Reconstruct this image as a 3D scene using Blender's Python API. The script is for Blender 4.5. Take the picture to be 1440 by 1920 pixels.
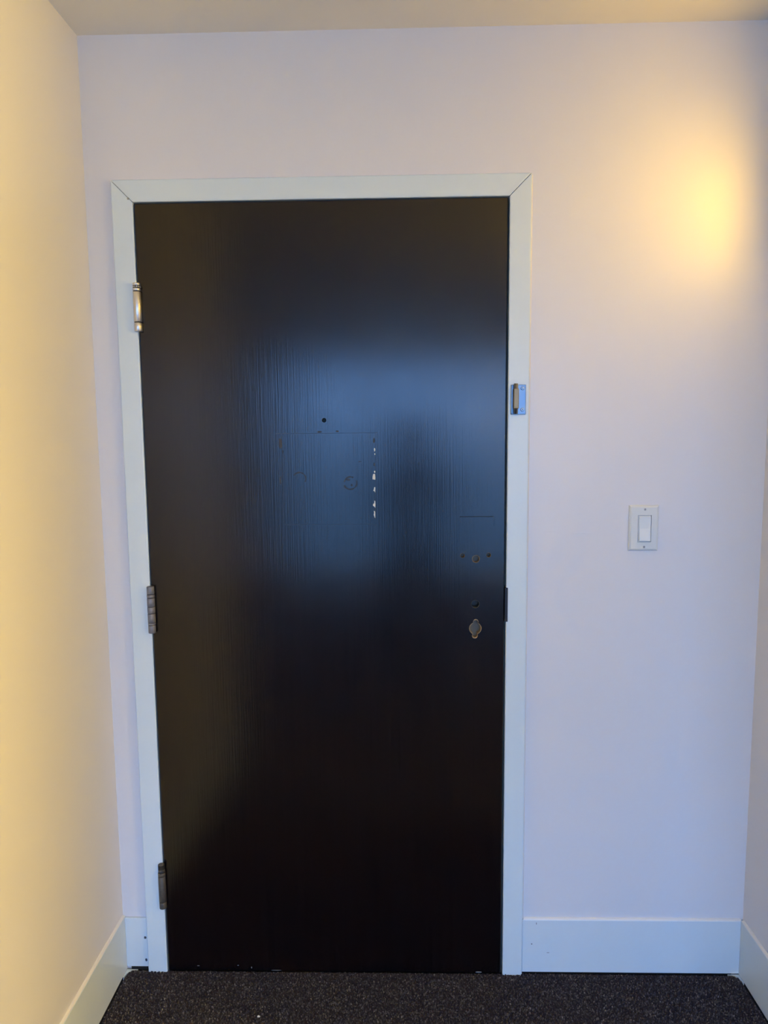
import bpy, bmesh, math, random
import numpy as np
from mathutils import Vector, Matrix
from mathutils.geometry import delaunay_2d_cdt

for o in list(bpy.data.objects):
    bpy.data.objects.remove(o, do_unlink=True)
S = bpy.context.scene
COL = S.collection
random.seed(7)

# ------------------------------------------------------------------ camera
CAM = (0.64849, -1.82049, 1.46166)
cd = bpy.data.cameras.new('camera')
cd.sensor_fit = 'AUTO'
cd.sensor_width = 36.0
cd.lens = 25.2683
cd.clip_start = 0.02
cam = bpy.data.objects.new('camera', cd)
cam.location = CAM
cam.rotation_mode = 'XYZ'
cam.rotation_euler = (1.46087751, 0.00902839, 0.02325848)
COL.objects.link(cam)
S.camera = cam

# ------------------------------------------------------------------ light
SKY_COLOR = (0.225, 0.485, 1.05)
TOWN_COLOR = (0.075, 0.175, 0.37)
SKY_STRENGTH = 15.5
LAMP_COLOR = (1.0, 0.57, 0.03)
SHADE_COLOR = (1.0, 0.655, 0.085)
LAMP_STRENGTH = 24.5           # sconce by the door
FILL_LAMP_STRENGTH = 102.0     # unseen fill lamp added in the room off the entry
S.view_settings.view_transform = 'Standard'
S.view_settings.look = 'None'
S.view_settings.gamma = 1.0
S.view_settings.use_curve_mapping = False
S.view_settings.exposure = -0.12

world = bpy.data.worlds.new('sky')
S.world = world
world.use_nodes = True
wn = world.node_tree
for n in list(wn.nodes):
    wn.nodes.remove(n)
bg = wn.nodes.new('ShaderNodeBackground')
bg.inputs['Strength'].default_value = SKY_STRENGTH
wo = wn.nodes.new('ShaderNodeOutputWorld')
# deep blue open sky above the horizon, dimmer hazy town below it
wtc = wn.nodes.new('ShaderNodeTexCoord')
wsep = wn.nodes.new('ShaderNodeSeparateXYZ')
wmr = wn.nodes.new('ShaderNodeMapRange')
wmr.interpolation_type = 'SMOOTHSTEP'
wmr.inputs['From Min'].default_value = -0.08
wmr.inputs['From Max'].default_value = 0.08
wmix = wn.nodes.new('ShaderNodeMix')
wmix.data_type = 'RGBA'
wmix.inputs[6].default_value = (*TOWN_COLOR, 1)
wmix.inputs[7].default_value = (*SKY_COLOR, 1)
wn.links.new(wtc.outputs['Generated'], wsep.inputs[0])
wn.links.new(wsep.outputs['Z'], wmr.inputs['Value'])
wn.links.new(wmr.outputs[0], wmix.inputs[0])
wn.links.new(wmix.outputs[2], bg.inputs['Color'])
wn.links.new(bg.outputs[0], wo.inputs[0])

# window opening in the far wall behind the camera (room dimensions used below)
YF = -5.0
WX0, WX1, WZ0, WZ1 = -0.5, 2.5, 0.15, 2.15
pl = bpy.data.lights.new('window_portal', 'AREA')
pl.shape = 'RECTANGLE'
pl.size = WX1 - WX0
pl.size_y = WZ1 - WZ0
pl.cycles.is_portal = True
po = bpy.data.objects.new('window_portal', pl)
po.location = ((WX0 + WX1) / 2, YF - 0.16, (WZ0 + WZ1) / 2)
po.rotation_euler = (math.radians(90), 0, math.radians(0))
COL.objects.link(po)

# ------------------------------------------------------------------ dimensions
W, H = 0.914, 2.0244
XL, XR, ZC = -0.1217, 1.5584, 2.4145
F = -0.016            # face of door and frame
CW = 0.0528           # frame face width
HB = 0.1525           # baseboard height
TB = 0.007            # baseboard thickness

# ------------------------------------------------------------------ helpers
def tag(o, label=None, cat=None, group=None, kind=None):
    if label: o['label'] = label
    if cat: o['category'] = cat
    if group: o['group'] = group
    if kind: o['kind'] = kind
    return o

def link(name, me, mat=None, parent=None, smooth=False):
    o = bpy.data.objects.new(name, me)
    COL.objects.link(o)
    if mat is not None and not me.materials:
        me.materials.append(mat)
    if parent is not None:
        o.parent = parent
    if smooth:
        me.polygons.foreach_set('use_smooth', [True] * len(me.polygons))
    return o

def from_bm(name, bm, mat=None, parent=None, smooth=False):
    bmesh.ops.recalc_face_normals(bm, faces=bm.faces)
    me = bpy.data.meshes.new(name)
    bm.to_mesh(me)
    bm.free()
    return link(name, me, mat, parent, smooth)

def empty(name, loc, parent=None):
    o = bpy.data.objects.new(name, None)
    o.location = loc
    o.empty_display_size = 0.05
    COL.objects.link(o)
    if parent is not None:
        o.parent = parent
    return o

def add_box(bm, x0, x1, y0, y1, z0, z1, bevel=0.0, seg=2):
    r = bmesh.ops.create_cube(bm, size=1.0)
    vs = r['verts']
    for v in vs:
        v.co = Vector(((x0 + x1) / 2 + v.co.x * (x1 - x0), (y0 + y1) / 2 + v.co.y * (y1 - y0), (z0 + z1) / 2 + v.co.z * (z1 - z0)))
    if bevel > 0:
        es = list({e for v in vs for e in v.link_edges})
        bmesh.ops.bevel(bm, geom=es, offset=bevel, segments=seg, profile=0.5, affect='EDGES')

def add_cyl(bm, p0, p1, r0, r1=None, seg=24, caps=True):
    r1 = r0 if r1 is None else r1
    p0, p1 = Vector(p0), Vector(p1)
    d = p1 - p0
    q = d.to_track_quat('Z', 'Y')
    a = [bm.verts.new(p0 + q @ Vector((r0 * math.cos(2 * math.pi * i / seg), r0 * math.sin(2 * math.pi * i / seg), 0))) for i in range(seg)]
    b = [bm.verts.new(p1 + q @ Vector((r1 * math.cos(2 * math.pi * i / seg), r1 * math.sin(2 * math.pi * i / seg), 0))) for i in range(seg)]
    for i in range(seg):
        bm.faces.new((a[i], a[(i + 1) % seg], b[(i + 1) % seg], b[i]))
    if caps:
        bm.faces.new(a[::-1])
        bm.faces.new(b)

def add_lathe(bm, cx, cy, prof, seg=28):
    """prof: list of (r, z) from bottom to top, closed with caps"""
    rings = []
    for r, z in prof:
        rings.append([bm.verts.new((cx + r * math.cos(2 * math.pi * i / seg), cy + r * math.sin(2 * math.pi * i / seg), z)) for i in range(seg)])
    for a, b in zip(rings[:-1], rings[1:]):
        for i in range(seg):
            bm.faces.new((a[i], a[(i + 1) % seg], b[(i + 1) % seg], b[i]))
    bm.faces.new(rings[0][::-1])
    bm.faces.new(rings[-1])

def add_prism_xz(bm, pts, y0, y1):
    a = [bm.verts.new((x, y0, z)) for x, z in pts]
    b = [bm.verts.new((x, y1, z)) for x, z in pts]
    n = len(pts)
    bm.faces.new(a)
    bm.faces.new(b[::-1])
    for i in range(n):
        bm.faces.new((a[i], b[i], b[(i + 1) % n], a[(i + 1) % n]))
    return a, b

# ------------------------------------------------------------------ materials
def nodes(mat):
    mat.use_nodes = True
    nt = mat.node_tree
    return nt, nt.nodes['Principled BSDF']

def N(nt, t, **kw):
    n = nt.nodes.new(t)
    for k, v in kw.items():
        setattr(n, k, v)
    return n

def mat_simple(name, col, rough=0.5, metal=0.0, spec=0.5, bump=None, var=0.0, vscale=8.0):
    m = bpy.data.materials.new(name)
    nt, b = nodes(m)
    b.inputs['Base Color'].default_value = (*col, 1)
    b.inputs['Roughness'].default_value = rough
    b.inputs['Metallic'].default_value = metal
    b.inputs['Specular IOR Level'].default_value = spec
    tc = N(nt, 'ShaderNodeTexCoord')
    if bump:
        sc, st, dist = bump
        no = N(nt, 'ShaderNodeTexNoise')
        no.inputs['Scale'].default_value = sc
        no.inputs['Detail'].default_value = 4
        nt.links.new(tc.outputs['Object'], no.inputs['Vector'])
        bp = N(nt, 'ShaderNodeBump')
        bp.inputs['Strength'].default_value = st
        bp.inputs['Distance'].default_value = dist
        nt.links.new(no.outputs['Fac'], bp.inputs['Height'])
        nt.links.new(bp.outputs['Normal'], b.inputs['Normal'])
    if var > 0:
        no = N(nt, 'ShaderNodeTexNoise')
        no.inputs['Scale'].default_value = vscale
        no.inputs['Detail'].default_value = 5
        nt.links.new(tc.outputs['Object'], no.inputs['Vector'])
        mx = N(nt, 'ShaderNodeMix', data_type='RGBA')
        mx.inputs[6].default_value = (*[c * (1 - var) for c in col], 1)
        mx.inputs[7].default_value = (*[min(1, c * (1 + var)) for c in col], 1)
        nt.links.new(no.outputs['Fac'], mx.inputs[0])
        nt.links.new(mx.outputs[2], b.inputs['Base Color'])
    return m

M = {}
WALL = (0.77, 0.765, 0.785)
M['wall'] = mat_simple('wall_paint', WALL, 0.37, bump=(9.0, 0.2, 0.003), var=0.012, vscale=3.0)
M['ceiling'] = mat_simple('ceiling_paint', (0.86, 0.84, 0.79), 0.75, bump=(30.0, 0.2, 0.002), var=0.01)
M['frame'] = mat_simple('frame_enamel', (0.69, 0.79, 0.83), 0.33, bump=(60.0, 0.05, 0.001), var=0.015, vscale=12)
M['base'] = mat_simple('baseboard_paint', (0.69, 0.78, 0.83), 0.38, bump=(14.0, 0.2, 0.003), var=0.02, vscale=9)
M['caulk'] = mat_simple('caulk_paint', (0.82, 0.81, 0.78), 0.4)
M['chrome'] = mat_simple('worn_chrome', (0.34, 0.35, 0.36), 0.30, 1.0)
M['dull_chrome'] = mat_simple('dull_chrome_plate', (0.14, 0.18, 0.22), 0.33, 1.0)
M['warm_chrome'] = mat_simple('chrome_warm_reflection', (0.30, 0.22, 0.12), 0.42, 0.6)  # tan base colour carries the reflection of the warm side wall
M['nickel'] = mat_simple('satin_nickel', (0.72, 0.71, 0.69), 0.40, 1.0)
M['grey_hinge'] = mat_simple('paint_worn_steel', (0.20, 0.20, 0.215), 0.5, 0.3, bump=(300, 0.2, 0.0005), var=0.3, vscale=120)
M['brown_hinge'] = mat_simple('tarnished_steel', (0.105, 0.09, 0.07), 0.55, 0.3, bump=(300, 0.3, 0.0005), var=0.35, vscale=120)
M['dark'] = mat_simple('dark_gap', (0.006, 0.006, 0.007), 0.8)
M['cutout_dark'] = mat_simple('strike_cutout_dark', (0.008, 0.008, 0.012), 0.45, 0.2)
M['tan'] = mat_simple('tan_putty_plate', (0.15, 0.125, 0.085), 0.6, bump=(200, 0.3, 0.001), var=0.2, vscale=60)
M['rawwood'] = mat_simple('raw_wood_core', (0.30, 0.22, 0.13), 0.8, bump=(200, 0.4, 0.001), var=0.3, vscale=90)
M['chip'] = mat_simple('bare_chip', (0.72, 0.70, 0.60), 0.7, var=0.12, vscale=200)
M['plastic'] = mat_simple('white_plastic', (0.74, 0.77, 0.75), 0.3)
M['rocker'] = mat_simple('rocker_plastic', (0.78, 0.83, 0.83), 0.25)
M['screw'] = mat_simple('painted_screw', (0.45, 0.46, 0.44), 0.35, 0.2)
M['lens'] = mat_simple('peephole_lens', (0.020, 0.022, 0.008), 0.6)
M['brass'] = mat_simple('aged_brass', (0.05, 0.045, 0.02), 0.5, 0.3)
M['subfloor'] = mat_simple('subfloor_shadow', (0.02, 0.02, 0.022), 0.9)
M['roomfloor'] = mat_simple('room_carpet', (0.035, 0.032, 0.038), 0.95, bump=(300, 0.5, 0.004), var=0.5, vscale=250)

# carpet pile: colour per tuft
m = bpy.data.materials.new('carpet_yarn')
nt, b = nodes(m)
at = N(nt, 'ShaderNodeAttribute', attribute_name='yarn')
nt.links.new(at.outputs['Color'], b.inputs['Base Color'])
b.inputs['Roughness'].default_value = 0.95
b.inputs['Specular IOR Level'].default_value = 0.1
M['carpet'] = m

# dark stained wood door with vertical grain and wear marks of its own
m = bpy.data.materials.new('espresso_wood')
nt, b = nodes(m)
tc = N(nt, 'ShaderNodeTexCoord')
mp = N(nt, 'ShaderNodeMapping')
mp.inputs['Scale'].default_value = (200, 20, 2.2)
nt.links.new(tc.outputs['Object'], mp.inputs['Vector'])
gr = N(nt, 'ShaderNodeTexNoise')
gr.inputs['Scale'].default_value = 1.0
gr.inputs['Detail'].default_value = 6
gr.inputs['Roughness'].default_value = 0.65
nt.links.new(mp.outputs[0], gr.inputs['Vector'])
mp2 = N(nt, 'ShaderNodeMapping')
mp2.inputs['Scale'].default_value = (420, 20, 7)
nt.links.new(tc.outputs['Object'], mp2.inputs['Vector'])
pore = N(nt, 'ShaderNodeTexNoise')
pore.inputs['Scale'].default_value = 1.0
pore.inputs['Detail'].default_value = 2
nt.links.new(mp2.outputs[0], pore.inputs['Vector'])
blot = N(nt, 'ShaderNodeTexNoise')
blot.inputs['Scale'].default_value = 7.0
blot.inputs['Detail'].default_value = 8
blot.inputs['Roughness'].default_value = 0.6
nt.links.new(tc.outputs['Object'], blot.inputs['Vector'])
cr = N(nt, 'ShaderNodeValToRGB')
cr.color_ramp.elements[0].position = 0.3
cr.color_ramp.elements[0].color = (0.0026, 0.0016, 0.0017, 1)
cr.color_ramp.elements[1].position = 0.75
cr.color_ramp.elements[1].color = (0.0090, 0.0056, 0.0054, 1)
nt.links.new(gr.outputs['Fac'], cr.inputs[0])
nt.links.new(cr.outputs[0], b.inputs['Base Color'])
rr = N(nt, 'ShaderNodeMapRange')
rr.inputs['From Min'].default_value = 0.3
rr.inputs['From Max'].default_value = 0.7
rr.inputs['To Min'].default_value = 0.16
rr.inputs['To Max'].default_value = 0.20
nt.links.new(blot.outputs['Fac'], rr.inputs['Value'])
nt.links.new(rr.outputs[0], b.inputs['Roughness'])
b.inputs['Specular IOR Level'].default_value = 0.42
ad = N(nt, 'ShaderNodeMath', operation='ADD')
nt.links.new(gr.outputs['Fac'], ad.inputs[0])
nt.links.new(pore.outputs['Fac'], ad.inputs[1])
ad2 = N(nt, 'ShaderNodeMath', operation='MULTIPLY_ADD')
nt.links.new(blot.outputs['Fac'], ad2.inputs[0])
ad2.inputs[1].default_value = 0.25
nt.links.new(ad.outputs[0], ad2.inputs[2])
bp = N(nt, 'ShaderNodeBump')
bp.inputs['Strength'].default_value = 0.10
bp.inputs['Distance'].default_value = 0.0012
nt.links.new(ad2.outputs[0], bp.inputs['Height'])
nt.links.new(bp.outputs['Normal'], b.inputs['Normal'])
M['door'] = m

# ------------------------------------------------------------------ setting
def struct(name, boxes, mat, label=None, bevel=0.0):
    bm = bmesh.new()
    for bx in boxes:
        add_box(bm, *bx, bevel=bevel)
    o = from_bm(name, bm, mat)
    tag(o, label, None, None, 'structure')
    return o

T = 0.15
RX0, RX1 = -2.6, 3.6           # room behind the camera
YL, YR = -1.35, -0.84          # where the two entry walls end
OP = 0.0395                    # rough opening margin
struct('wall_back', [(XL - T, -OP, 0, T, -0.012, ZC), (W + OP, XR + T, 0, T, -0.012, ZC), (-OP, W + OP, 0, T, H + OP, ZC)],
       M['wall'], 'off-white painted wall around the dark door')
struct('wall_left', [(XL - T, XL, YL, 0, -0.012, ZC)], M['wall'], 'painted side wall on the hinge side of the door')
struct('wall_right', [(XR, XR + T, YR, 0, -0.012, ZC)], M['wall'], 'painted side wall beside the light switch')
struct('wall_return_left', [(RX0, XL - T, YL, YL + T, -0.012, ZC)], M['wall'], 'painted wall of the room behind the entry')
struct('wall_return_right', [(XR + T, RX1, YR, YR + T, -0.012, ZC)], M['wall'], 'painted wall of the room behind the entry')
struct('wall_side_left', [(RX0 - T, RX0, YF - T, YL + T, -0.012, ZC)], M['wall'], 'far side wall of the room behind the entry')
struct('wall_side_right', [(RX1, RX1 + T, YF - T, YR + T, -0.012, ZC)], M['wall'], 'far side wall of the room behind the entry')
struct('wall_front', [(RX0, WX0, YF - T, YF, -0.012, ZC), (WX1, RX1, YF - T, YF, -0.012, ZC),
                      (WX0, WX1, YF - T, YF, -0.012, WZ0), (WX0, WX1, YF - T, YF, WZ1, ZC)],
       M['wall'], 'wall with the wide window behind the entry')
struct('ceiling', [(RX0 - T, RX1 + T, YF - T, T, ZC, ZC + 0.1)], M['ceiling'], 'plain painted ceiling above the door')
struct('floor', [(RX0 - T, RX1 + T, YF - T, T, -0.10, -0.012)], M['subfloor'], 'dark floor under the carpet')

# window behind the camera
win = empty('window_1', ((WX0 + WX1) / 2, YF - 0.08, WZ0))
tag(win, 'wide white framed window in the far wall', None, None, 'structure')
gm = bpy.data.materials.new('window_glass')
gm.use_nodes = True
nt = gm.node_tree
for n in list(nt.nodes):
    nt.nodes.remove(n)
tr = N(nt, 'ShaderNodeBsdfTransparent')
gl = N(nt, 'ShaderNodeBsdfGlossy')
gl.inputs['Roughness'].default_value = 0.02
mxs = N(nt, 'ShaderNodeMixShader')
mxs.inputs[0].default_value = 0.06
om = N(nt, 'ShaderNodeOutputMaterial')
nt.links.new(tr.outputs[0], mxs.inputs[1])
nt.links.new(gl.outputs[0], mxs.inputs[2])
nt.links.new(mxs.outputs[0], om.inputs[0])
M['glass'] = gm
NP = 3
def wloc(o):
    o.location = Vector(o.location) - win.location
    return o
bm = bmesh.new()
fw = 0.05
add_box(bm, WX0, WX1, YF - 0.11, YF - 0.05, WZ0, WZ0 + fw)
add_box(bm, WX0, WX1, YF - 0.11, YF - 0.05, WZ1 - fw, WZ1)
for i in range(NP + 1):
    x = WX0 + fw / 2 + i * (WX1 - WX0 - fw) / NP
    add_box(bm, x - fw / 2, x + fw / 2, YF - 0.11, YF - 0.05, WZ0 + fw, WZ1 - fw)
wloc(from_bm('window_frame', bm, M['frame'], win))
for i in range(NP):
    x0 = WX0 + fw + i * (WX1 - WX0 - fw) / NP
    x1 = WX0 + (i + 1) * (WX1 - WX0 - fw) / NP
    bm = bmesh.new()
    add_box(bm, x0, x1, YF - 0.083, YF - 0.077, WZ0 + fw, WZ1 - fw)
    wloc(from_bm('pane', bm, M['glass'], win))
bm = bmesh.new()
add_box(bm, WX0 - 0.04, WX1 + 0.04, YF, YF + 0.06, WZ0 - 0.03, WZ0, bevel=0.004)
wloc(from_bm('window_sill', bm, M['frame'], win))

# ------------------------------------------------------------------ door frame (mitred steel frame)
frame = empty('trim_1', (W / 2, 0, 0))
tag(frame, 'white painted steel door frame with mitred corners around the dark door', None, None, 'structure')
def floc(o, root=frame):
    o.location = -Vector(root.location)
    return o

def jamb(name, pts, long_edges, mitre_edges, body, stop):
    bm = bmesh.new()
    a, b_ = add_prism_xz(bm, pts, F, -0.0002)
    bm.edges.ensure_lookup_table()
    def edge(i, j):
        return next(e for e in a[i].link_edges if a[j] in e.verts)
    le = [edge(i, j) for i, j in long_edges]
    me_ = [edge(i, j) for i, j in mitre_edges]
    bmesh.ops.recalc_face_normals(bm, faces=bm.faces)
    bmesh.ops.bevel(bm, geom=le, offset=0.0032, segments=4, profile=0.5, affect='EDGES')
    add_box(bm, *body)
    add_box(bm, *stop)
    return floc(from_bm(name, bm, M['frame'], frame))

Zb = -0.010
hx = 0.0010  # half mitre joint
jamb('jamb', [(-CW, Zb), (0, Zb), (0, H - hx), (-CW, H + CW - hx)], [(0, 3), (1, 2)], [(2, 3)],
     (-OP + 0.0005, 0, -0.0002, 0.14, Zb, H), (0, 0.016, F + 0.047, 0.10, Zb, H))
jamb('jamb', [(W, Zb), (W + CW, Zb), (W + CW, H + CW - hx), (W, H - hx)], [(0, 3), (1, 2)], [(2, 3)],
     (W, W + OP - 0.0005, -0.0002, 0.14, Zb, H), (W - 0.016, W, F + 0.047, 0.10, Zb, H))
jamb('head_jamb', [(hx, H), (W - hx, H), (W + CW - hx, H + CW), (-CW + hx, H + CW)], [(0, 1), (2, 3)], [(1, 2), (3, 0)],
     (-OP + 0.0005, W + OP - 0.0005, -0.0002, 0.14, H, H + OP - 0.0005), (0, W, F + 0.047, 0.10, H - 0.016, H))
# paint bead where the frame meets the wall on the switch side
bm = bmesh.new()
vs0 = [bm.verts.new((W + CW + x, y, z)) for z in (0.154, H + CW) for x, y in ((-0.0005, -0.0002), (-0.0005, -0.0075), (0.0022, -0.0045), (0.0045, -0.0002))]
for i in range(4):
    bm.faces.new((vs0[i], vs0[(i + 1) % 4], vs0[4 + (i + 1) % 4], vs0[4 + i]))
bm.faces.new(vs0[:4]); bm.faces.new(vs0[4:])
floc(from_bm('caulk_bead', bm, M['caulk'], frame))
# small dimple at the mitre on the hinge side
bm = bmesh.new()
add_cyl(bm, (-0.0105, F - 0.0004, 2.0325), (-0.0105, F + 0.001, 2.0325), 0.0028, seg=12)
floc(from_bm('nail_dimple', bm, mat_simple('dimple_grey', (0.25, 0.28, 0.30), 0.5), frame))
# dark box standing in for the shaded strike cutout in the frame
bm = bmesh.new()
add_box(bm, W - 0.0035, W + 0.0045, F - 0.0012, F + 0.03, 0.978, 1.0665, bevel=0.0008)
tag(floc(from_bm('strike_cutout', bm, M['cutout_dark'], frame)), 'dark strike cutout in the frame edge')
# dark block added under the door to stop light leaking in
bm = bmesh.new()
add_box(bm, 0.0165, W - 0.0165, F + 0.03, 0.10, -0.010, 0.006)
floc(from_bm('light_leak_block', bm, M['dark'], frame))

# ------------------------------------------------------------------ door
door = empty('door_1', (W / 2, F, 0))
tag(door, 'dark espresso wood slab door with lock holes and no handle', None, None, 'structure')
def dloc(o):
    o.location = -Vector(door.location)
    return o
DX0, DX1, DZ0, DZ1 = 0.0028, W - 0.0042, 0.004, H - 0.0035
DT = 0.044
def circ(cx, cz, r, n=20):
    return [(cx + r * math.cos(2 * math.pi * i / n), cz + r * math.sin(2 * math.pi * i / n)) for i in range(n)]
# keyed cylinder hole: large circle with a lobe above and below
def lobed(cx, cz, R, rt, rb, dt, db, n=64):
    pts = []
    for i in range(n):
        a = 2 * math.pi * i / n
        d = Vector((math.cos(a), math.sin(a)))
        best = R
        for c, r in ((Vector((0.001, dt)), rt), (Vector((-0.001, -db)), rb)):
            bq = d.dot(c)
            disc = bq * bq - (c.length_squared - r * r)
            if disc > 0:
                t = bq + math.sqrt(disc)
                best = max(best, t)
        pts.append((cx + d.x * best, cz + d.y * best))
    return pts
holes = [circ(0.8030, 1.1497, 0.0056), circ(0.8369, 1.1412, 0.0092), circ(0.8692, 1.1508, 0.0056),
         circ(0.8361, 1.0242, 0.0098), lobed(0.8362, 0.9605, 0.0145, 0.0062, 0.0068, 0.0165, 0.0175), circ(0.4572, 1.4939, 0.0052)]
depths = [0.020, 0.018, 0.020, 0.026, 0.020, 0.014]
CH = 0.0022
outer = [(DX0 + CH, DZ0 + CH), (DX1 - CH, DZ0 + CH), (DX1 - CH, DZ1 - CH), (DX0 + CH, DZ1 - CH)]
vv = [Vector(p) for p in outer]
ee = [(i, (i + 1) % 4) for i in range(4)]
for h in holes:
    s = len(vv)
    vv += [Vector(p) for p in h]
    ee += [(s + i, s + (i + 1) % len(h)) for i in range(len(h))]
V2, E2, F2, _, _, _ = delaunay_2d_cdt(vv, ee, [], 0, 1e-7)
def inside(p, poly):
    c = False
    for i in range(len(poly)):
        (x1, y1), (x2, y2) = poly[i], poly[i - 1]
        if (y1 > p[1]) != (y2 > p[1]) and p[0] < (x2 - x1) * (p[1] - y1) / (y2 - y1) + x1:
            c = not c
    return c
bm = bmesh.new()
fv = [bm.verts.new((v.x, F, v.y)) for v in V2]
for f in F2:
    c = sum((V2[i] for i in f), Vector((0, 0))) / len(f)
    if any(inside(c, h) for h in holes):
        continue
    bm.faces.new([fv[i] for i in f])
# chamfer, edges and back
def rect(x0, x1, z0, z1, y):
    return [bm.verts.new(q) for q in ((x0, y, z0), (x1, y, z0), (x1, y, z1), (x0, y, z1))]
r0 = rect(DX0 + CH, DX1 - CH, DZ0 + CH, DZ1 - CH, F)
r1 = rect(DX0, DX1, DZ0, DZ1, F + CH)
r2 = rect(DX0, DX1, DZ0, DZ1, F + DT)
for a, b_ in ((r0, r1), (r1, r2)):
    for i in range(4):
        bm.faces.new((a[i], a[(i + 1) % 4], b_[(i + 1) % 4], b_[i]))
bm.faces.new(r2)
bmesh.ops.remove_doubles(bm, verts=bm.verts, dist=1e-6)
leaf = dloc(from_bm('door_leaf', bm, M['door'], door))
# hole linings and what shows at the bottom of each hole
names = ['screw_hole', 'lock_hole', 'screw_hole', 'spindle_hole', 'cylinder_hole', 'peephole']
greens = mat_simple('hole_dark_putty', (0.055, 0.06, 0.055), 0.7)
hole_bottom = [M['tan'], M['tan'], M['tan'], greens, M['tan'], M['lens']]
hole_lab = ['small empty screw hole', 'lock hole showing tan plate', 'small empty screw hole', 'dark spindle hole', 'lobed cylinder hole showing tan plate', 'small round peephole']
for h, d, nm, bmat, lb in zip(holes, depths, names, hole_bottom, hole_lab):
    bm = bmesh.new()
    cx = sum(p[0] for p in h) / len(h); cz = sum(p[1] for p in h) / len(h)
    n = len(h)
    def ring(s, y):
        return [bm.verts.new((cx + (p[0] - cx) * s, y, cz + (p[1] - cz) * s)) for p in h]
    # worn rim standing a hair proud, then the bored wall, then the bottom
    a0 = ring(1.09, F - 0.00005); a1 = ring(1.03, F - 0.0004); a2 = ring(0.99, F - 0.0001); a3 = ring(0.985, F + d)
    for p, q in ((a0, a1), (a1, a2), (a2, a3)):
        for i in range(n):
            bm.faces.new((p[i], p[(i + 1) % n], q[(i + 1) % n], q[i]))
    hole = dloc(from_bm(nm, bm, M['brass'] if nm == 'peephole' else M['rawwood'] if nm != 'spindle_hole' else greens, door))
    hole['label'] = lb
    bm = bmesh.new()
    bm.faces.new([bm.verts.new((cx + (p[0] - cx) * 0.985, F + d, cz + (p[1] - cz) * 0.985)) for p in h])
    r = bmesh.ops.extrude_face_region(bm, geom=bm.faces[:])
    for v in [g for g in r['geom'] if isinstance(g, bmesh.types.BMVert)]:
        v.co.y += 0.003
    from_bm('lens' if nm == 'peephole' else 'back_plate', bm, bmat, hole)
    # parent already carries the door offset

# chips in the veneer along the edge of the old sign
def chip(pts, y=F - 0.0004, mat=None):
    bm = bmesh.new()
    add_prism_xz(bm, pts, y, F + 0.0003)
    return dloc(from_bm('paint_chip', bm, mat or M['chip'], door))
def blob(cx, cz, w, h, n=9, seed=0, j=0.35):
    rnd = random.Random(seed)
    return [(cx + 0.5 * w * math.cos(2 * math.pi * i / n) * (1 - j * rnd.random()), cz + 0.5 * h * math.sin(2 * math.pi * i / n) * (1 - j * rnd.random())) for i in range(n)]
chip(blob(0.5825, 1.4195, 0.004, 0.011, seed=1))
chip(blob(0.5830, 1.4085, 0.0025, 0.006, seed=2))
chip(blob(0.5822, 1.3640, 0.004, 0.007, seed=3))
chip([(0.5765, 1.3455), (0.5835, 1.3440), (0.5838, 1.3500), (0.5830, 1.3590), (0.5785, 1.3590), (0.5768, 1.3520)])
chip([(0.5778, 1.3155), (0.5805, 1.3165), (0.5828, 1.3120), (0.5832, 1.3190), (0.5833, 1.3255), (0.5805, 1.3255), (0.5795, 1.3200)])
chip([(0.5770, 1.2790), (0.5828, 1.2735), (0.5832, 1.2820), (0.5828, 1.2900), (0.5806, 1.2920), (0.5802, 1.2850), (0.5775, 1.2830)])
chip([(0.5785, 1.2560), (0.5805, 1.2500), (0.5822, 1.2470), (0.5825, 1.2560), (0.5822, 1.2640), (0.5790, 1.2660), (0.5798, 1.2600)])
for x, z, w_, h_ in ((0.086, 0.018, 0.008, 0.002), (0.195, 0.020, 0.005, 0.003), (0.232, 0.014, 0.003, 0.006), (0.850, 0.0065, 0.020, 0.004), (0.3, 0.0065, 0.03, 0.0018)):
    chip(blob(x, z, w_, h_, seed=int(x * 1000), j=0.2), mat=mat_simple('edge_chip', (0.20, 0.19, 0.18), 0.7))
# adhesive dots and sign outline left on the surface: thin raised residue
res = mat_simple('adhesive_residue', (0.030, 0.027, 0.024), 0.5, bump=(500, 0.5, 0.0006), var=0.3, vscale=300)
def arcstrip(cx, cz, r, wd, a0, a1, seed, name='residue_mark'):
    rnd = random.Random(seed)
    bm = bmesh.new()
    n = 14
    o1, i1 = [], []
    for k in range(n + 1):
        a = a0 + (a1 - a0) * k / n
        ww = wd * (0.5 + rnd.random())
        o1.append((cx + (r + ww / 2) * math.cos(a), cz + (r + ww / 2) * math.sin(a)))
        i1.append((cx + (r - ww / 2) * math.cos(a), cz + (r - ww / 2) * math.sin(a)))
    add_prism_xz(bm, o1 + i1[::-1], F - 0.0004, F + 0.0002)
    return dloc(from_bm(name, bm, res, door))
arcstrip(0.5205, 1.3370, 0.0165, 0.0035, math.radians(-160), math.radians(20), 1)
arcstrip(0.5205, 1.3370, 0.0150, 0.0030, math.radians(60), math.radians(170), 2)
arcstrip(0.3925, 1.3480, 0.0160, 0.0030, math.radians(-30), math.radians(150), 3)
for k, (x, z, w_, h_) in enumerate(((0.3465, 1.437, 0.010, 0.034), (0.3520, 1.416, 0.005, 0.012), (0.3440, 1.345, 0.006, 0.022), (0.515, 1.345, 0.014, 0.006), (0.524, 1.331, 0.007, 0.008),
                                   (0.445, 1.465, 0.014, 0.006), (0.490, 1.466, 0.010, 0.006), (0.5810, 1.442, 0.006, 0.016), (0.581, 1.383, 0.004, 0.012), (0.545, 1.39, 0.012, 0.002))):
    bm = bmesh.new()
    add_prism_xz(bm, blob(x, z, w_, h_, seed=50 + k), F - 0.0004, F + 0.0002)
    dloc(from_bm('residue_mark', bm, res, door))
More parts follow.
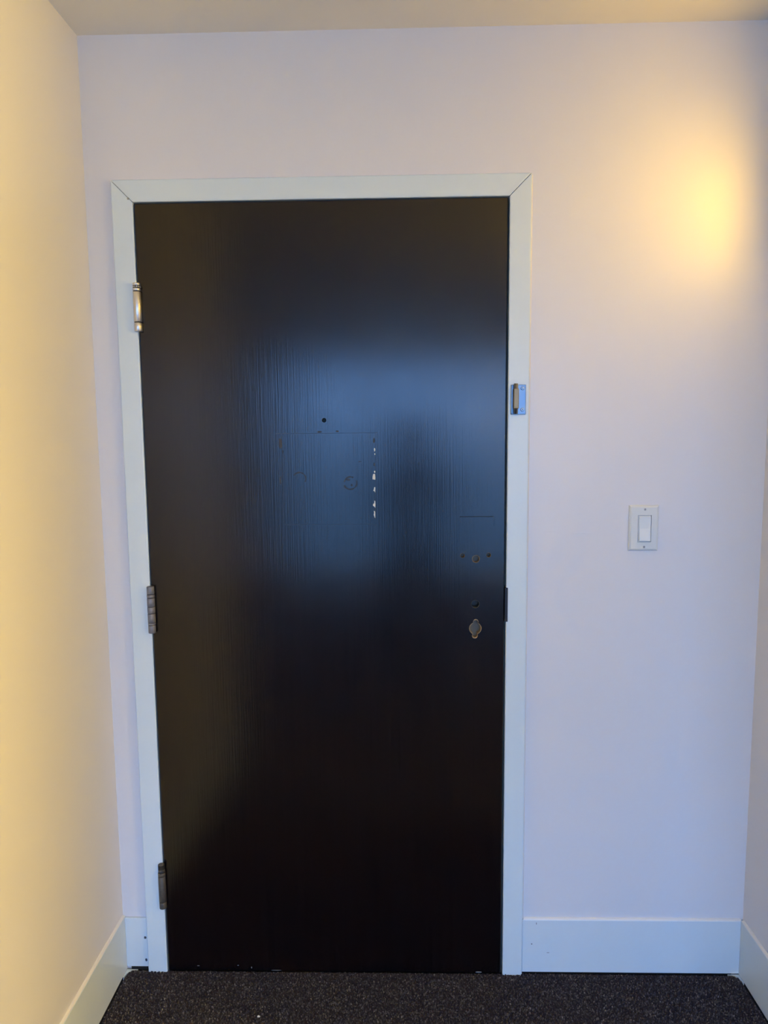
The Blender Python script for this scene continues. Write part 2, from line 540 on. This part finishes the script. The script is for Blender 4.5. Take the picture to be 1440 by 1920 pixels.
# outline of the removed sign and of the removed escutcheon: fine raised lacquer ridges
ridge = mat_simple('lacquer_ridge', (0.010, 0.008, 0.008), 0.35)
def strip(x0, x1, z0, z1, mat=ridge):
    bm = bmesh.new()
    add_box(bm, x0, x1, F - 0.00035, F + 0.0002, z0, z1)
    dloc(from_bm('sign_outline', bm, mat, door))
strip(0.335, 0.590, 1.4610, 1.4622)
strip(0.3500, 0.3507, 1.232, 1.460)
strip(0.5838, 0.5845, 1.232, 1.460)
strip(0.35, 0.584, 1.2312, 1.2320)
strip(0.7960, 0.8800, 1.2484, 1.2498, M['dark'])
strip(0.8815, 0.8825, 1.2250, 1.2480)

# hinges
HY = F - 0.0070
def hinge(cx, z0, z1, segs, mat, rad, label, cap=None):
    """segs: list of (fraction0, fraction1, radius factor) from the top; gaps show the dark pin"""
    h = z1 - z0
    bm = bmesh.new()
    add_cyl(bm, (cx, HY, z0 + 0.001), (cx, HY, z1 - 0.001), rad * 0.90, seg=24)
    pin = dloc(from_bm('hinge', bm, M['dark'], door, True))
    pin['label'] = label
    for f0, f1, rf in segs:
        a, c = z1 - f1 * h, z1 - f0 * h
        r = rad * rf
        ch = min(0.0008, (c - a) * 0.25)
        bm = bmesh.new()
        add_lathe(bm, cx, HY, [(r - ch, a), (r, a + ch), (r, c - ch), (r - ch, c)])
        o = from_bm('knuckle', bm, mat, pin)
        for p in o.data.polygons:
            p.use_smooth = len(p.vertices) == 4
    if cap == 'dashes':
        for k in range(16):
            a = 2 * math.pi * k / 16
            bm = bmesh.new()
            c = Vector((cx + rad * 0.93 * math.cos(a), HY + rad * 0.93 * math.sin(a), z1 - 0.080 * h))
            add_box(bm, -0.0007, 0.0007, -0.0009, 0.0009, -0.0016, 0.0016)
            bmesh.ops.rotate(bm, cent=(0, 0, 0), matrix=Matrix.Rotation(a, 3, 'Z'), verts=bm.verts)
            bmesh.ops.translate(bm, vec=c, verts=bm.verts)
            from_bm('bearing_tooth', bm, mat, pin)
    return pin
hinge(0.0030, 1.7150, 1.8315, [(0, 0.055, .95), (0.108, 0.165, 1), (0.180, 0.802, 1), (0.820, 1.0, 1)], M['nickel'], 0.0098, 'shiny satin steel hinge barrel', 'dashes')
hinge(0.0034, 0.9530, 1.0750, [(0, 0.165, .97), (0.175, 0.24, 1), (0.248, 0.43, 1), (0.438, 0.575, 1), (0.582, 0.775, 1), (0.782, 0.825, 1), (0.832, 1.0, .97)], M['grey_hinge'], 0.0098, 'dull grey hinge barrel with scraped knuckles')
hinge(-0.0010, 0.1920, 0.3170, [(0, 0.09, .80), (0.10, 0.17, .9), (0.185, 0.255, 1), (0.265, 0.845, 1), (0.855, 1.0, .97)], M['brown_hinge'], 0.0098, 'tarnished brown hinge barrel with chipped tip')

# ------------------------------------------------------------------ baseboards
def baseboard(name, pts, depth_dir, mat, label):
    return None
def base_x(name, x0, x1, z0, label, zt=HB):
    """board on the back wall"""
    bm = bmesh.new()
    add_box(bm, x0, x1, -TB, -0.0002, z0, zt, bevel=0.0015)
    o = from_bm(name, bm, M['base'])
    tag(o, label, None, None, 'structure')
    return o
def top_bead(parent, p0, p1, nrm):
    """painted caulk line lying in the corner between board top and wall"""
    bm = bmesh.new()
    n = Vector(nrm)
    prof = [(0.0002, 0.0), (0.0062, 0.0), (0.0050, 0.0022), (0.0024, 0.0040), (0.0002, 0.0046)]
    ra = [bm.verts.new(Vector(p0) + n * a + Vector((0, 0, c))) for a, c in prof]
    rb = [bm.verts.new(Vector(p1) + n * a + Vector((0, 0, c))) for a, c in prof]
    k = len(prof)
    for i in range(k):
        bm.faces.new((ra[i], ra[(i + 1) % k], rb[(i + 1) % k], rb[i]))
    bm.faces.new(ra); bm.faces.new(rb)
    from_bm('caulk_bead', bm, M['caulk'], parent)
b1 = base_x('baseboard_back', W + CW + 0.0012, XR - TB, 0.0008, 'white baseboard on the door wall below the light switch')
top_bead(b1, (W + CW + 0.004, 0, HB), (XR - TB, 0, HB), (0, -1, 0))
b2 = base_x('baseboard_corner', XL + TB, -CW - 0.0022, 0.007, 'short piece of white baseboard between hinge side frame and corner', HB - 0.003)
bm = bmesh.new()
add_box(bm, -CW - 0.0022, -CW - 0.0002, -0.0035, -0.0003, 0.0, HB - 0.003)
from_bm('painted_gap_shade', bm, M['dark'], b2)  # near-black strip painted in for the shade beside the short board
bm = bmesh.new()
add_box(bm, XL + TB + 0.012, -CW - 0.0004, -0.0060, -0.0003, -0.0115, 0.0068)
from_bm('painted_gap_shade', bm, M['dark'], b2)  # dark box gives the gap under the short board its shade
bm = bmesh.new()
add_box(bm, W + CW + 0.0012, XR - TB - 0.02, -0.0060, -0.0003, -0.0115, 0.0006)
from_bm('painted_gap_shade', bm, M['dark'], b1)  # shade line under the long board, put in as dark colour
for z, r in ((0.0930, 0.0042), (0.0270, 0.0040)):
    bm = bmesh.new()
    add_prism_xz(bm, blob(-0.0605, z, r * 2, r * 2.4, n=11, seed=int(z * 999)), -TB - 0.0005, -TB + 0.001)
    from_bm('nail_hole', bm, mat_simple('nail_hole_dark', (0.05, 0.06, 0.08), 0.7), b2)
for nm, x0, x1, y0, lb, n in (('baseboard_left', XL + 0.0002, XL + TB, YL, 'white baseboard along the side wall by the hinges', (1, 0, 0)),
                              ('baseboard_right', XR - TB, XR - 0.0002, YR, 'white baseboard along the side wall near the light switch', (-1, 0, 0))):
    bm = bmesh.new()
    add_box(bm, x0, x1, y0, -0.0003, -0.001, HB, bevel=0.0015)
    o = from_bm(nm, bm, M['base'])
    tag(o, lb, None, None, 'structure')
    X = XL if n[0] > 0 else XR
    top_bead(o, (X, y0, HB), (X, -0.0075, HB), n)
# scuffs on the door-side baseboard
for x, z, w_, h_ in ((1.0055, 0.1425, 0.0025, 0.008), (0.9935, 0.0830, 0.004, 0.004), (1.038, 0.058, 0.010, 0.0015)):
    bm = bmesh.new()
    add_prism_xz(bm, blob(x, z, w_, h_, seed=int(x * 1e4)), -TB - 0.0004, -TB + 0.0006)
    from_bm('scuff_mark', bm, mat_simple('scuff_grey', (0.16, 0.17, 0.2), 0.6), b1)

# ------------------------------------------------------------------ carpet
# slab with rounded far corners, then the tufts on it
CX0, CX1, CYF = XL + TB + 0.004, XR - TB - 0.004, -TB - 0.003
RC = 0.026
def carpet_outline():
    pts = [(CX0, -1.35), (CX1, -1.35)]
    for k in range(9):
        a = math.radians(90 * k / 8)
        pts.append((CX1 - RC + RC * math.cos(a), CYF - RC + RC * math.sin(a)))
    # in front of the door the carpet runs right up to the leaf
    for k in range(9):
        a = math.radians(90 + 90 * k / 8)
        pts.append((CX0 + RC + RC * math.cos(a), CYF - RC + RC * math.sin(a)))
    return pts
OUT = carpet_outline()
# painted filler in the two far corners, outside the carpet's rounded corners
for nm, xc, sgn in (('baseboard_left', XL + TB - 0.0005, 1), ('baseboard_right', XR - TB + 0.0005, -1)):
    bm = bmesh.new()
    R2 = RC + 0.0022
    c0 = ((CX0 + RC) if sgn > 0 else (CX1 - RC), CYF - RC)
    arc = []
    for k in range(9):
        a = math.radians(90 * k / 8)
        arc.append((c0[0] - sgn * R2 * math.cos(a), c0[1] + R2 * math.sin(a)))
    poly = [(xc, c0[1])] + arc + [(c0[0], -TB + 0.0005), (xc, -TB + 0.0005)]
    va = [bm.verts.new((x, y, -0.0115)) for x, y in poly]
    vb = [bm.verts.new((x, y, -0.0015)) for x, y in poly]
    bm.faces.new(va); bm.faces.new(vb[::-1])
    for i in range(len(poly)):
        bm.faces.new((va[i], va[(i + 1) % len(poly)], vb[(i + 1) % len(poly)], vb[i]))
    from_bm('corner_filler', bm, M['base'], bpy.data.objects[nm])
bm = bmesh.new()
va = [bm.verts.new((x, y, -0.0115)) for x, y in OUT]
vb = [bm.verts.new((x, y, -0.0035)) for x, y in OUT]
bm.faces.new(va[::-1]); bm.faces.new(vb)
for i in range(len(OUT)):
    bm.faces.new((va[i], va[(i + 1) % len(OUT)], vb[(i + 1) % len(OUT)], vb[i]))
carpet = from_bm('carpet', bm, M['roomfloor'])
tag(carpet, 'charcoal flecked loop pile carpet in front of the door', 'carpet')
rng = np.random.default_rng(3)
sp = 0.0034
xs = np.arange(CX0, CX1, sp)
ys = np.arange(-0.80, CYF, sp)
gx, gy = np.meshgrid(xs, ys)
px = (gx + rng.uniform(-.45, .45, gx.shape) * sp).ravel()
py = (gy + rng.uniform(-.45, .45, gx.shape) * sp).ravel()
keep = (px > CX0) & (px < CX1) & (py < CYF)
for cxk, sgn in ((CX0 + RC, -1), (CX1 - RC, 1)):
    corner = ((px - cxk) * sgn > 0) & (py > CYF - RC)
    keep &= ~(corner & ((px - cxk) ** 2 + (py - (CYF - RC)) ** 2 > RC * RC))
px, py = px[keep], py[keep]
nT = len(px)
# each tuft: leaning five-sided yarn end, lower towards the carpet's edge
edge = np.minimum(np.minimum(px - CX0, CX1 - px), CYF - py)
hh = rng.uniform(0.0028, 0.0062, nT) * np.clip(0.45 + edge / 0.012, 0.45, 1.0)
rad = rng.uniform(0.0014, 0.0026, nT)
lean = rng.normal(0, 0.0014, (nT, 2))
ang0 = rng.uniform(0, 6.28, nT)
K = 5
ang = ang0[:, None] + np.arange(K)[None] * 2 * np.pi / K
base = np.stack([px[:, None] + rad[:, None] * np.cos(ang), py[:, None] + rad[:, None] * np.sin(ang), np.full((nT, K), -0.0040)], -1)
mid = np.stack([px[:, None] + lean[:, :1] * .6 + rad[:, None] * 0.85 * np.cos(ang), py[:, None] + lean[:, 1:] * .6 + rad[:, None] * 0.85 * np.sin(ang), np.repeat((-0.0040 + hh * 0.7)[:, None], K, 1)], -1)
tip = np.stack([px + lean[:, 0], py + lean[:, 1], -0.0040 + hh], -1)[:, None]
verts = np.concatenate([base, mid, tip], 1).reshape(-1, 3)
fa = []
for k in range(K):
    k2 = (k + 1) % K
    fa.append((k, k2, K + k2)); fa.append((k, K + k2, K + k)); fa.append((K + k, K + k2, 2 * K))
fa = np.array(fa)
tris = (np.arange(nT)[:, None, None] * (2 * K + 1) + fa[None]).reshape(-1, 3)
me = bpy.data.meshes.new('carpet_pile')
me.vertices.add(len(verts)); me.vertices.foreach_set('co', verts.astype(np.float32).ravel())
me.loops.add(tris.size); me.loops.foreach_set('vertex_index', tris.astype(np.int32).ravel())
me.polygons.add(len(tris))
me.polygons.foreach_set('loop_start', np.arange(0, tris.size, 3, dtype=np.int32))
me.update(calc_edges=True)
pal = np.array([(0.036, 0.033, 0.043), (0.064, 0.060, 0.073), (0.105, 0.098, 0.112), (0.052, 0.037, 0.044), (0.17, 0.16, 0.17)])
pick = rng.choice(5, nT, p=[.46, .28, .15, .09, .02])
tc_ = pal[pick] * rng.uniform(.8, 1.2, (nT, 1))
ca = me.attributes.new('yarn', 'FLOAT_COLOR', 'POINT')
cc = np.concatenate([np.repeat(tc_, 2 * K + 1, 0), np.ones((nT * (2 * K + 1), 1))], 1)
ca.data.foreach_set('color', cc.astype(np.float32).ravel())
pile = link('carpet_pile', me, M['carpet'], carpet)
tag(pile, None, None, None, 'stuff')
# rest of the room's floor covering behind
bm = bmesh.new()
add_box(bm, RX0, RX1, YF, YL - 0.0005, -0.0115, -0.001)
o = from_bm('floor_covering', bm, M['roomfloor'])
tag(o, 'dark carpeting of the room behind the entry', None, None, 'structure')

# ------------------------------------------------------------------ light switch
def at_root(o, root):
    o.location = -Vector(root.location)
    return o
SX0, SX1, SZ0, SZ1 = 1.2232, 1.2978, 1.1580, 1.2742
sw = empty('light_switch', ((SX0 + SX1) / 2, 0, (SZ0 + SZ1) / 2))
tag(sw, 'white rocker light switch on the wall beside the door', 'light switch')
SCX = (SX0 + SX1) / 2 + 0.0018
SCZ = (SZ0 + SZ1) / 2 - 0.0015
RW, RH = 0.0168, 0.0340
bm = bmesh.new()
# plate: bevelled ring with an opening for the rocker
def ring_rect(x0, x1, z0, z1, y):
    return [bm.verts.new(q) for q in ((x0, y, z0), (x1, y, z0), (x1, y, z1), (x0, y, z1))]
PT = 0.0065
lv = [ring_rect(SX0, SX1, SZ0, SZ1, -0.0003), ring_rect(SX0, SX1, SZ0, SZ1, -0.0022),
      ring_rect(SX0 + 0.0022, SX1 - 0.0022, SZ0 + 0.0022, SZ1 - 0.0022, -0.0048), ring_rect(SX0 + 0.0058, SX1 - 0.0058, SZ0 + 0.0058, SZ1 - 0.0058, -PT),
      ring_rect(SCX - RW, SCX + RW, SCZ - RH, SCZ + RH, -PT), ring_rect(SCX - RW, SCX + RW, SCZ - RH, SCZ + RH, -0.0010)]
for a, b_ in zip(lv[:-1], lv[1:]):
    for i in range(4):
        bm.faces.new((a[i], a[(i + 1) % 4], b_[(i + 1) % 4], b_[i]))
at_root(from_bm('wall_plate', bm, M['plastic'], sw), sw)
bm = bmesh.new()
g = 0.0010
add_box(bm, SCX - RW + g, SCX + RW - g, -0.0058, -0.0010, SCZ - RH + g, SCZ + RH - g)
yoke = at_root(from_bm('switch_yoke', bm, M['plastic'], sw), sw)
bm = bmesh.new()
rw, rh = RW - 0.0028, RH - 0.0030
pr = [(-rh, -0.0050), (-rh, -0.0112), (-rh + 0.0012, -0.0118), (0.0, -0.0078), (rh - 0.0010, -0.0084), (rh, -0.0078), (rh, -0.0050)]
pa = [bm.verts.new((SCX - rw, y, SCZ + z)) for z, y in pr]
pb = [bm.verts.new((SCX + rw, y, SCZ + z)) for z, y in pr]
for i in range(len(pr)):
    j = (i + 1) % len(pr)
    bm.faces.new((pa[i], pa[j], pb[j], pb[i]))
bm.faces.new(pa); bm.faces.new(pb)
at_root(from_bm('rocker', bm, M['rocker'], sw), sw)
for z in (SZ1 - 0.0105, SZ0 + 0.0100):
    bm = bmesh.new()
    add_lathe(bm, 0, 0, [(0.0030, -0.0004), (0.0030, 0.0002), (0.0024, 0.0007)], 18)
    bmesh.ops.rotate(bm, cent=(0, 0, 0), matrix=Matrix.Rotation(math.radians(90), 3, 'X'), verts=bm.verts)
    bmesh.ops.translate(bm, vec=(SCX, -PT, z), verts=bm.verts)
    s_ = at_root(from_bm('screw', bm, M['screw'], sw), sw)
    bm = bmesh.new()
    add_box(bm, SCX - 0.0004, SCX + 0.0004, -PT - 0.0009, -PT - 0.0004, z - 0.0022, z + 0.0022)
    from_bm('slot', bm, M['dark'], s_)

# ------------------------------------------------------------------ door guard on the frame
gd = empty('door_guard', (0.938, F, 1.540))
tag(gd, 'chrome swing bar door guard screwed to the white frame', 'door guard')
bm = bmesh.new()
add_box(bm, 0.9205, 0.9578, F - 0.0024, F - 0.0001, 1.5035, 1.5765, bevel=0.0010)
at_root(from_bm('mounting_plate', bm, M['dull_chrome'], gd), gd)
bm = bmesh.new()
GY = F - 0.0095
add_cyl(bm, (0.9322, GY, 1.5050), (0.9322, GY, 1.5785), 0.0052, seg=24)
post = from_bm('pivot_post', bm, M['chrome'], gd, False)
for p in post.data.polygons:
    p.use_smooth = len(p.vertices) == 4
at_root(post, gd)
bm = bmesh.new()
add_box(bm, 0.9258, 0.9386, GY - 0.0072, GY + 0.0070, 1.5172, 1.5663, bevel=0.0022, seg=3)
at_root(from_bm('swing_block', bm, M['warm_chrome'], gd), gd)
bm = bmesh.new()
add_box(bm, 0.9212, 0.9250, F - 0.0050, F - 0.0022, 1.5045, 1.5755, bevel=0.0008)
at_root(from_bm('plate_lip', bm, M['dull_chrome'], gd), gd)
for z in (1.5672, 1.5150):
    bm = bmesh.new()
    add_lathe(bm, 0, 0, [(0.0046, 0.0), (0.0044, 0.0008), (0.0030, 0.0017)], 20)
    bmesh.ops.rotate(bm, cent=(0, 0, 0), matrix=Matrix.Rotation(math.radians(90), 3, 'X'), verts=bm.verts)
    bmesh.ops.translate(bm, vec=(0.9492, F - 0.0023, z), verts=bm.verts)
    s_ = at_root(from_bm('screw', bm, M['chrome'], gd), gd)
    bm = bmesh.new()
    add_box(bm, 0.9486, 0.9498, F - 0.0043, F - 0.0038, z - 0.0021, z + 0.0021)
    add_box(bm, 0.9471, 0.9513, F - 0.0043, F - 0.0038, z - 0.0006, z + 0.0006)
    from_bm('cross_slot', bm, M['dark'], s_)

# ------------------------------------------------------------------ scrap on the carpet
bm = bmesh.new()
pts = blob(0.2807, -0.167, 0.009, 0.007, n=10, seed=5, j=0.25)
a = [bm.verts.new((x, y, 0.0018 + 0.0006 * math.sin(x * 900))) for x, y in pts]
t_ = [bm.verts.new((0.2807 + (x - 0.2807) * .75, -0.167 + (y + 0.167) * .75, 0.0036 + 0.0006 * math.cos(y * 1200))) for x, y in pts]
for i in range(10):
    bm.faces.new((a[i], a[(i + 1) % 10], t_[(i + 1) % 10], t_[i]))
bm.faces.new(t_); bm.faces.new(a[::-1])
o = from_bm('paper_scrap', bm, mat_simple('white_scrap', (0.8, 0.8, 0.78), 0.8))
tag(o, 'tiny white scrap lying on the dark carpet', 'scrap')

# ------------------------------------------------------------------ small paint flaws on the door wall
wallb = bpy.data.objects['wall_back']
for k, (x, z, w_, h_) in enumerate(((1.0115, 2.009, 0.006, 0.006), (1.0135, 2.0065, 0.004, 0.004), (1.03, 1.207, 0.05, 0.0014), (1.11, 1.2025, 0.06, 0.0012),
                                   (-0.074, 1.2000, 0.036, 0.0018), (-0.066, 0.4810, 0.016, 0.0012), (0.985, 1.36, 0.004, 0.006), (1.0, 1.31, 0.02, 0.0012))):
    bm = bmesh.new()
    add_prism_xz(bm, blob(x, z, w_, h_, n=10, seed=80 + k, j=0.2), -0.0007, 0.0003)
    from_bm('paint_flaw', bm, M['wall'], wallb)

# ------------------------------------------------------------------ wall sconces on the side wall, just out of the picture
LH, LW = 0.24, 0.13
def sconce(y, z, strength, label):
    lamp = empty('wall_sconce', (XR, y, z))
    tag(lamp, label, 'wall lamp')
    lm = bpy.data.materials.new('sconce_diffuser')
    nt, b = nodes(lm)
    b.inputs['Base Color'].default_value = (0.85, 0.8, 0.7, 1)
    b.inputs['Emission Color'].default_value = (*LAMP_COLOR, 1)
    b.inputs['Emission Strength'].default_value = strength
    bm = bmesh.new()
    add_box(bm, -0.012, -0.0005, -LW / 2 - 0.01, LW / 2 + 0.01, -LH / 2 - 0.01, LH / 2 + 0.01, bevel=0.002)
    from_bm('back_plate', bm, M['nickel'], lamp)
    def wedge(pts, y0, y1):
        bm = bmesh.new()
        add_prism_xz(bm, pts, y0, y1)
        return bm
    h = LH / 2
    for sy in (-1, 1):      # opaque metal cheeks beside the diffuser
        from_bm('side_cheek', wedge([(-0.012, -h), (-0.022, -h), (-0.040, h), (-0.012, h)], sy * LW / 2 - 0.002, sy * LW / 2 + 0.002), M['nickel'], lamp)
    from_bm('top_cap', wedge([(-0.012, h), (-0.041, h), (-0.041, h + 0.004), (-0.012, h + 0.004)], -LW / 2 - 0.002, LW / 2 + 0.002), M['nickel'], lamp)
    bm = wedge([(-0.0125, -h), (-0.024, -h), (-0.042, h - 0.001), (-0.0125, h - 0.001)], -LW / 2 + 0.0025, LW / 2 - 0.0025)
    from_bm('diffuser', bm, lm, lamp)
    return lamp
sconce(-0.26, 2.03, LAMP_STRENGTH, 'warm glowing flat wall sconce on the side wall above the light switch')

# unseen floor lamp added in the side room to brighten the left wall
fl = empty('fill_floor_lamp', (2.55, -1.22, -0.001))
tag(fl, 'added fill lamp with a warm drum shade in the room off the entry', 'floor lamp')
bm = bmesh.new()
add_lathe(bm, 0, 0, [(0.14, 0.0), (0.14, 0.012), (0.03, 0.03)], 32)
from_bm('base', bm, M['nickel'], fl)
bm = bmesh.new()
add_lathe(bm, 0, 0, [(0.011, 0.02), (0.011, 1.70)], 16)
from_bm('pole', bm, M['nickel'], fl)
shade_m = mat_simple('fill_lamp_shade', (0.8, 0.7, 0.55), 0.8)
shade_b = shade_m.node_tree.nodes['Principled BSDF']
shade_b.inputs['Emission Color'].default_value = (*SHADE_COLOR, 1)
shade_b.inputs['Emission Strength'].default_value = FILL_LAMP_STRENGTH
bm = bmesh.new()
add_lathe(bm, 0, 0, [(0.21, 1.58), (0.18, 1.96)], 40)
from_bm('lamp_shade', bm, shade_m, fl)

# ------------------------------------------------------------------ the person taking the picture (behind the camera, mirrored in the door's lacquer)
PX = 0.715
def skin_obj(name, joints, edges, mat, parent, sub=2):
    me = bpy.data.meshes.new(name)
    me.from_pydata([j[:3] for j in joints], edges, [])
    o = link(name, me, mat, parent)
    o.modifiers.new('skin', 'SKIN').use_smooth_shade = True
    lay = me.skin_vertices[0] if me.skin_vertices else None
    if lay is None:
        bpy.context.view_layer.update()
        bm_ = bmesh.new(); bm_.from_mesh(me); bm_.verts.layers.skin.verify(); bm_.to_mesh(me); bm_.free()
        lay = me.skin_vertices[0]
    for i, j in enumerate(joints):
        lay.data[i].radius = (j[3], j[4] if len(j) > 4 else j[3])
        lay.data[i].use_root = (i == 0)
    sb = o.modifiers.new('smooth', 'SUBSURF'); sb.levels = sub; sb.render_levels = sub
    return o
cloth = mat_simple('navy_cotton', (0.016, 0.017, 0.022), 0.9, bump=(400, 0.2, 0.001), var=0.2, vscale=30)
trous = mat_simple('black_denim', (0.012, 0.012, 0.014), 0.9)
skin = mat_simple('skin', (0.42, 0.25, 0.17), 0.5)
hairm = mat_simple('dark_hair', (0.010, 0.008, 0.007), 0.5)
per = empty('person', (PX, -2.22, 0.0))
tag(per, 'person in dark clothes holding a phone up at eye level facing the door', 'person')
# local frame: +y towards the door
J = [(0, 0, 0.82, .135, .10), (0, 0.0, 0.98, .12, .085), (0, 0.0, 1.14, .135, .095), (0, -0.005, 1.24, .10, .075), (0, 0.0, 1.30, .05, .048), (0, 0.015, 1.36, .044, .046),
     (.085, 0, 0.76, .085, .085), (.10, 0.015, 0.43, .055, .058), (.105, -0.01, 0.20, .048, .05), (.105, -0.02, 0.07, .034, .036), (.115, 0.13, 0.035, .034, .026),
     (-.085, 0, 0.76, .085, .085), (-.10, 0.015, 0.43, .055, .058), (-.105, -0.01, 0.20, .048, .05), (-.105, -0.02, 0.07, .034, .036), (-.115, 0.13, 0.035, .034, .026),
     (.155, -0.005, 1.245, .052, .052), (.205, 0.06, 1.03, .040, .040), (.155, 0.205, 1.20, .033, .033), (.060, 0.315, 1.375, .024, .022),
     (-.155, -0.005, 1.245, .052, .052), (-.205, 0.06, 1.03, .040, .040), (-.165, 0.205, 1.20, .033, .033), (-.140, 0.315, 1.375, .024, .022)]
Ed = [(0, 1), (1, 2), (2, 3), (3, 4), (4, 5), (0, 6), (6, 7), (7, 8), (8, 9), (9, 10), (0, 11), (11, 12), (12, 13), (13, 14), (14, 15), (3, 16), (16, 17), (17, 18), (18, 19), (3, 20), (20, 21), (21, 22), (22, 23)]
skin_obj('body', J, Ed, cloth, per, 2)
bm = bmesh.new()
bmesh.ops.create_uvsphere(bm, u_segments=28, v_segments=20, radius=1.0)
for v in bm.verts:
    x, y, z = v.co
    jaw = 1.0 - 0.28 * max(0, -z) ** 1.5
    nose = 0.022 * math.exp(-((x / .16) ** 2) - ((z + .12) / .2) ** 2) if y > 0 else 0
    brow = 0.006 * math.exp(-((z - .18) / .1) ** 2) if y > 0.3 else 0
    eye = -0.008 * (math.exp(-(((x - .38) / .16) ** 2) - ((z - .03) / .09) ** 2) + math.exp(-(((x + .38) / .16) ** 2) - ((z - .03) / .09) ** 2)) if y > 0.3 else 0
    lip = 0.006 * math.exp(-((x / .3) ** 2) - ((z + .45) / .07) ** 2) if y > 0.3 else 0
    v.co = Vector((x * 0.073 * jaw, 0.02 + y * 0.092 * (0.6 + 0.4 * jaw) + nose + brow + eye + lip, 1.465 + z * 0.108))
for s_ in (-1, 1):
    r = bmesh.ops.create_uvsphere(bm, u_segments=10, v_segments=8, radius=1.0)
    for v in r['verts']:
        v.co = Vector((s_ * 0.074 + v.co.x * .008, 0.012 + v.co.y * .018, 1.46 + v.co.z * .030))
from_bm('head', bm, skin, per, True)
bm = bmesh.new()
bmesh.ops.create_uvsphere(bm, u_segments=28, v_segments=20, radius=1.0)
kill = [v for v in bm.verts if v.co.z < -0.55 or (v.co.y > 0.35 and v.co.z < 0.45)]
bmesh.ops.delete(bm, geom=kill, context='VERTS')
for v in bm.verts:
    v.co = Vector((v.co.x * 0.081, 0.014 + v.co.y * 0.101, 1.472 + v.co.z * 0.113))
from_bm('hair', bm, hairm, per, True)
# hands: palm and five fingers around the phone
for s_ in (1, -1):
    bx_ = 0.050 if s_ > 0 else -0.130
    j = [(bx_ + s_ * .010, 0.315, 1.375, .022, .018), (bx_ + s_ * .004, 0.335, 1.415, .032, .015), (bx_ - s_ * .002, 0.345, 1.445, .034, .014)]
    e = [(0, 1), (1, 2)]
    hnd = skin_obj('hand', j, e, skin, per, 2)
    for k, ln in enumerate((.062, .070, .066, .052)):
        z = 1.465 - .019 * k
        fx = bx_ + s_ * .018
        fj = [(fx - s_ * .012, 0.345, z - .01, .0085), (fx, 0.362, z + .004, .0085), (fx - s_ * ln * .35, 0.366, z + .006, .008), (fx - s_ * ln * .7, 0.370, z + .004, .0072)]
        skin_obj('finger', fj, [(0, 1), (1, 2), (2, 3)], skin, hnd, 1)
    fj = [(bx_ - s_ * .005, 0.335, 1.415, .0105), (bx_ - s_ * .022, 0.328, 1.435, .010), (bx_ - s_ * .034, 0.335, 1.462, .0085)]
    skin_obj('thumb', fj, [(0, 1), (1, 2)], skin, hnd, 1)
ph = empty('phone', (CAM[0] + 0.045, CAM[1] - 0.012, CAM[2]))
tag(ph, 'black phone held upright in two hands in front of the face', 'phone')
bm = bmesh.new()
add_box(bm, -0.075, 0.037, -0.004, 0.004, -0.080, 0.075, bevel=0.003)
from_bm('phone_body', bm, mat_simple('phone_black', (0.02, 0.02, 0.022), 0.25), ph)
bm = bmesh.new()
add_cyl(bm, (-0.045, 0.0035, 0), (-0.045, 0.0065, 0), 0.009, seg=24)
from_bm('camera_lens', bm, M['lens'], ph)
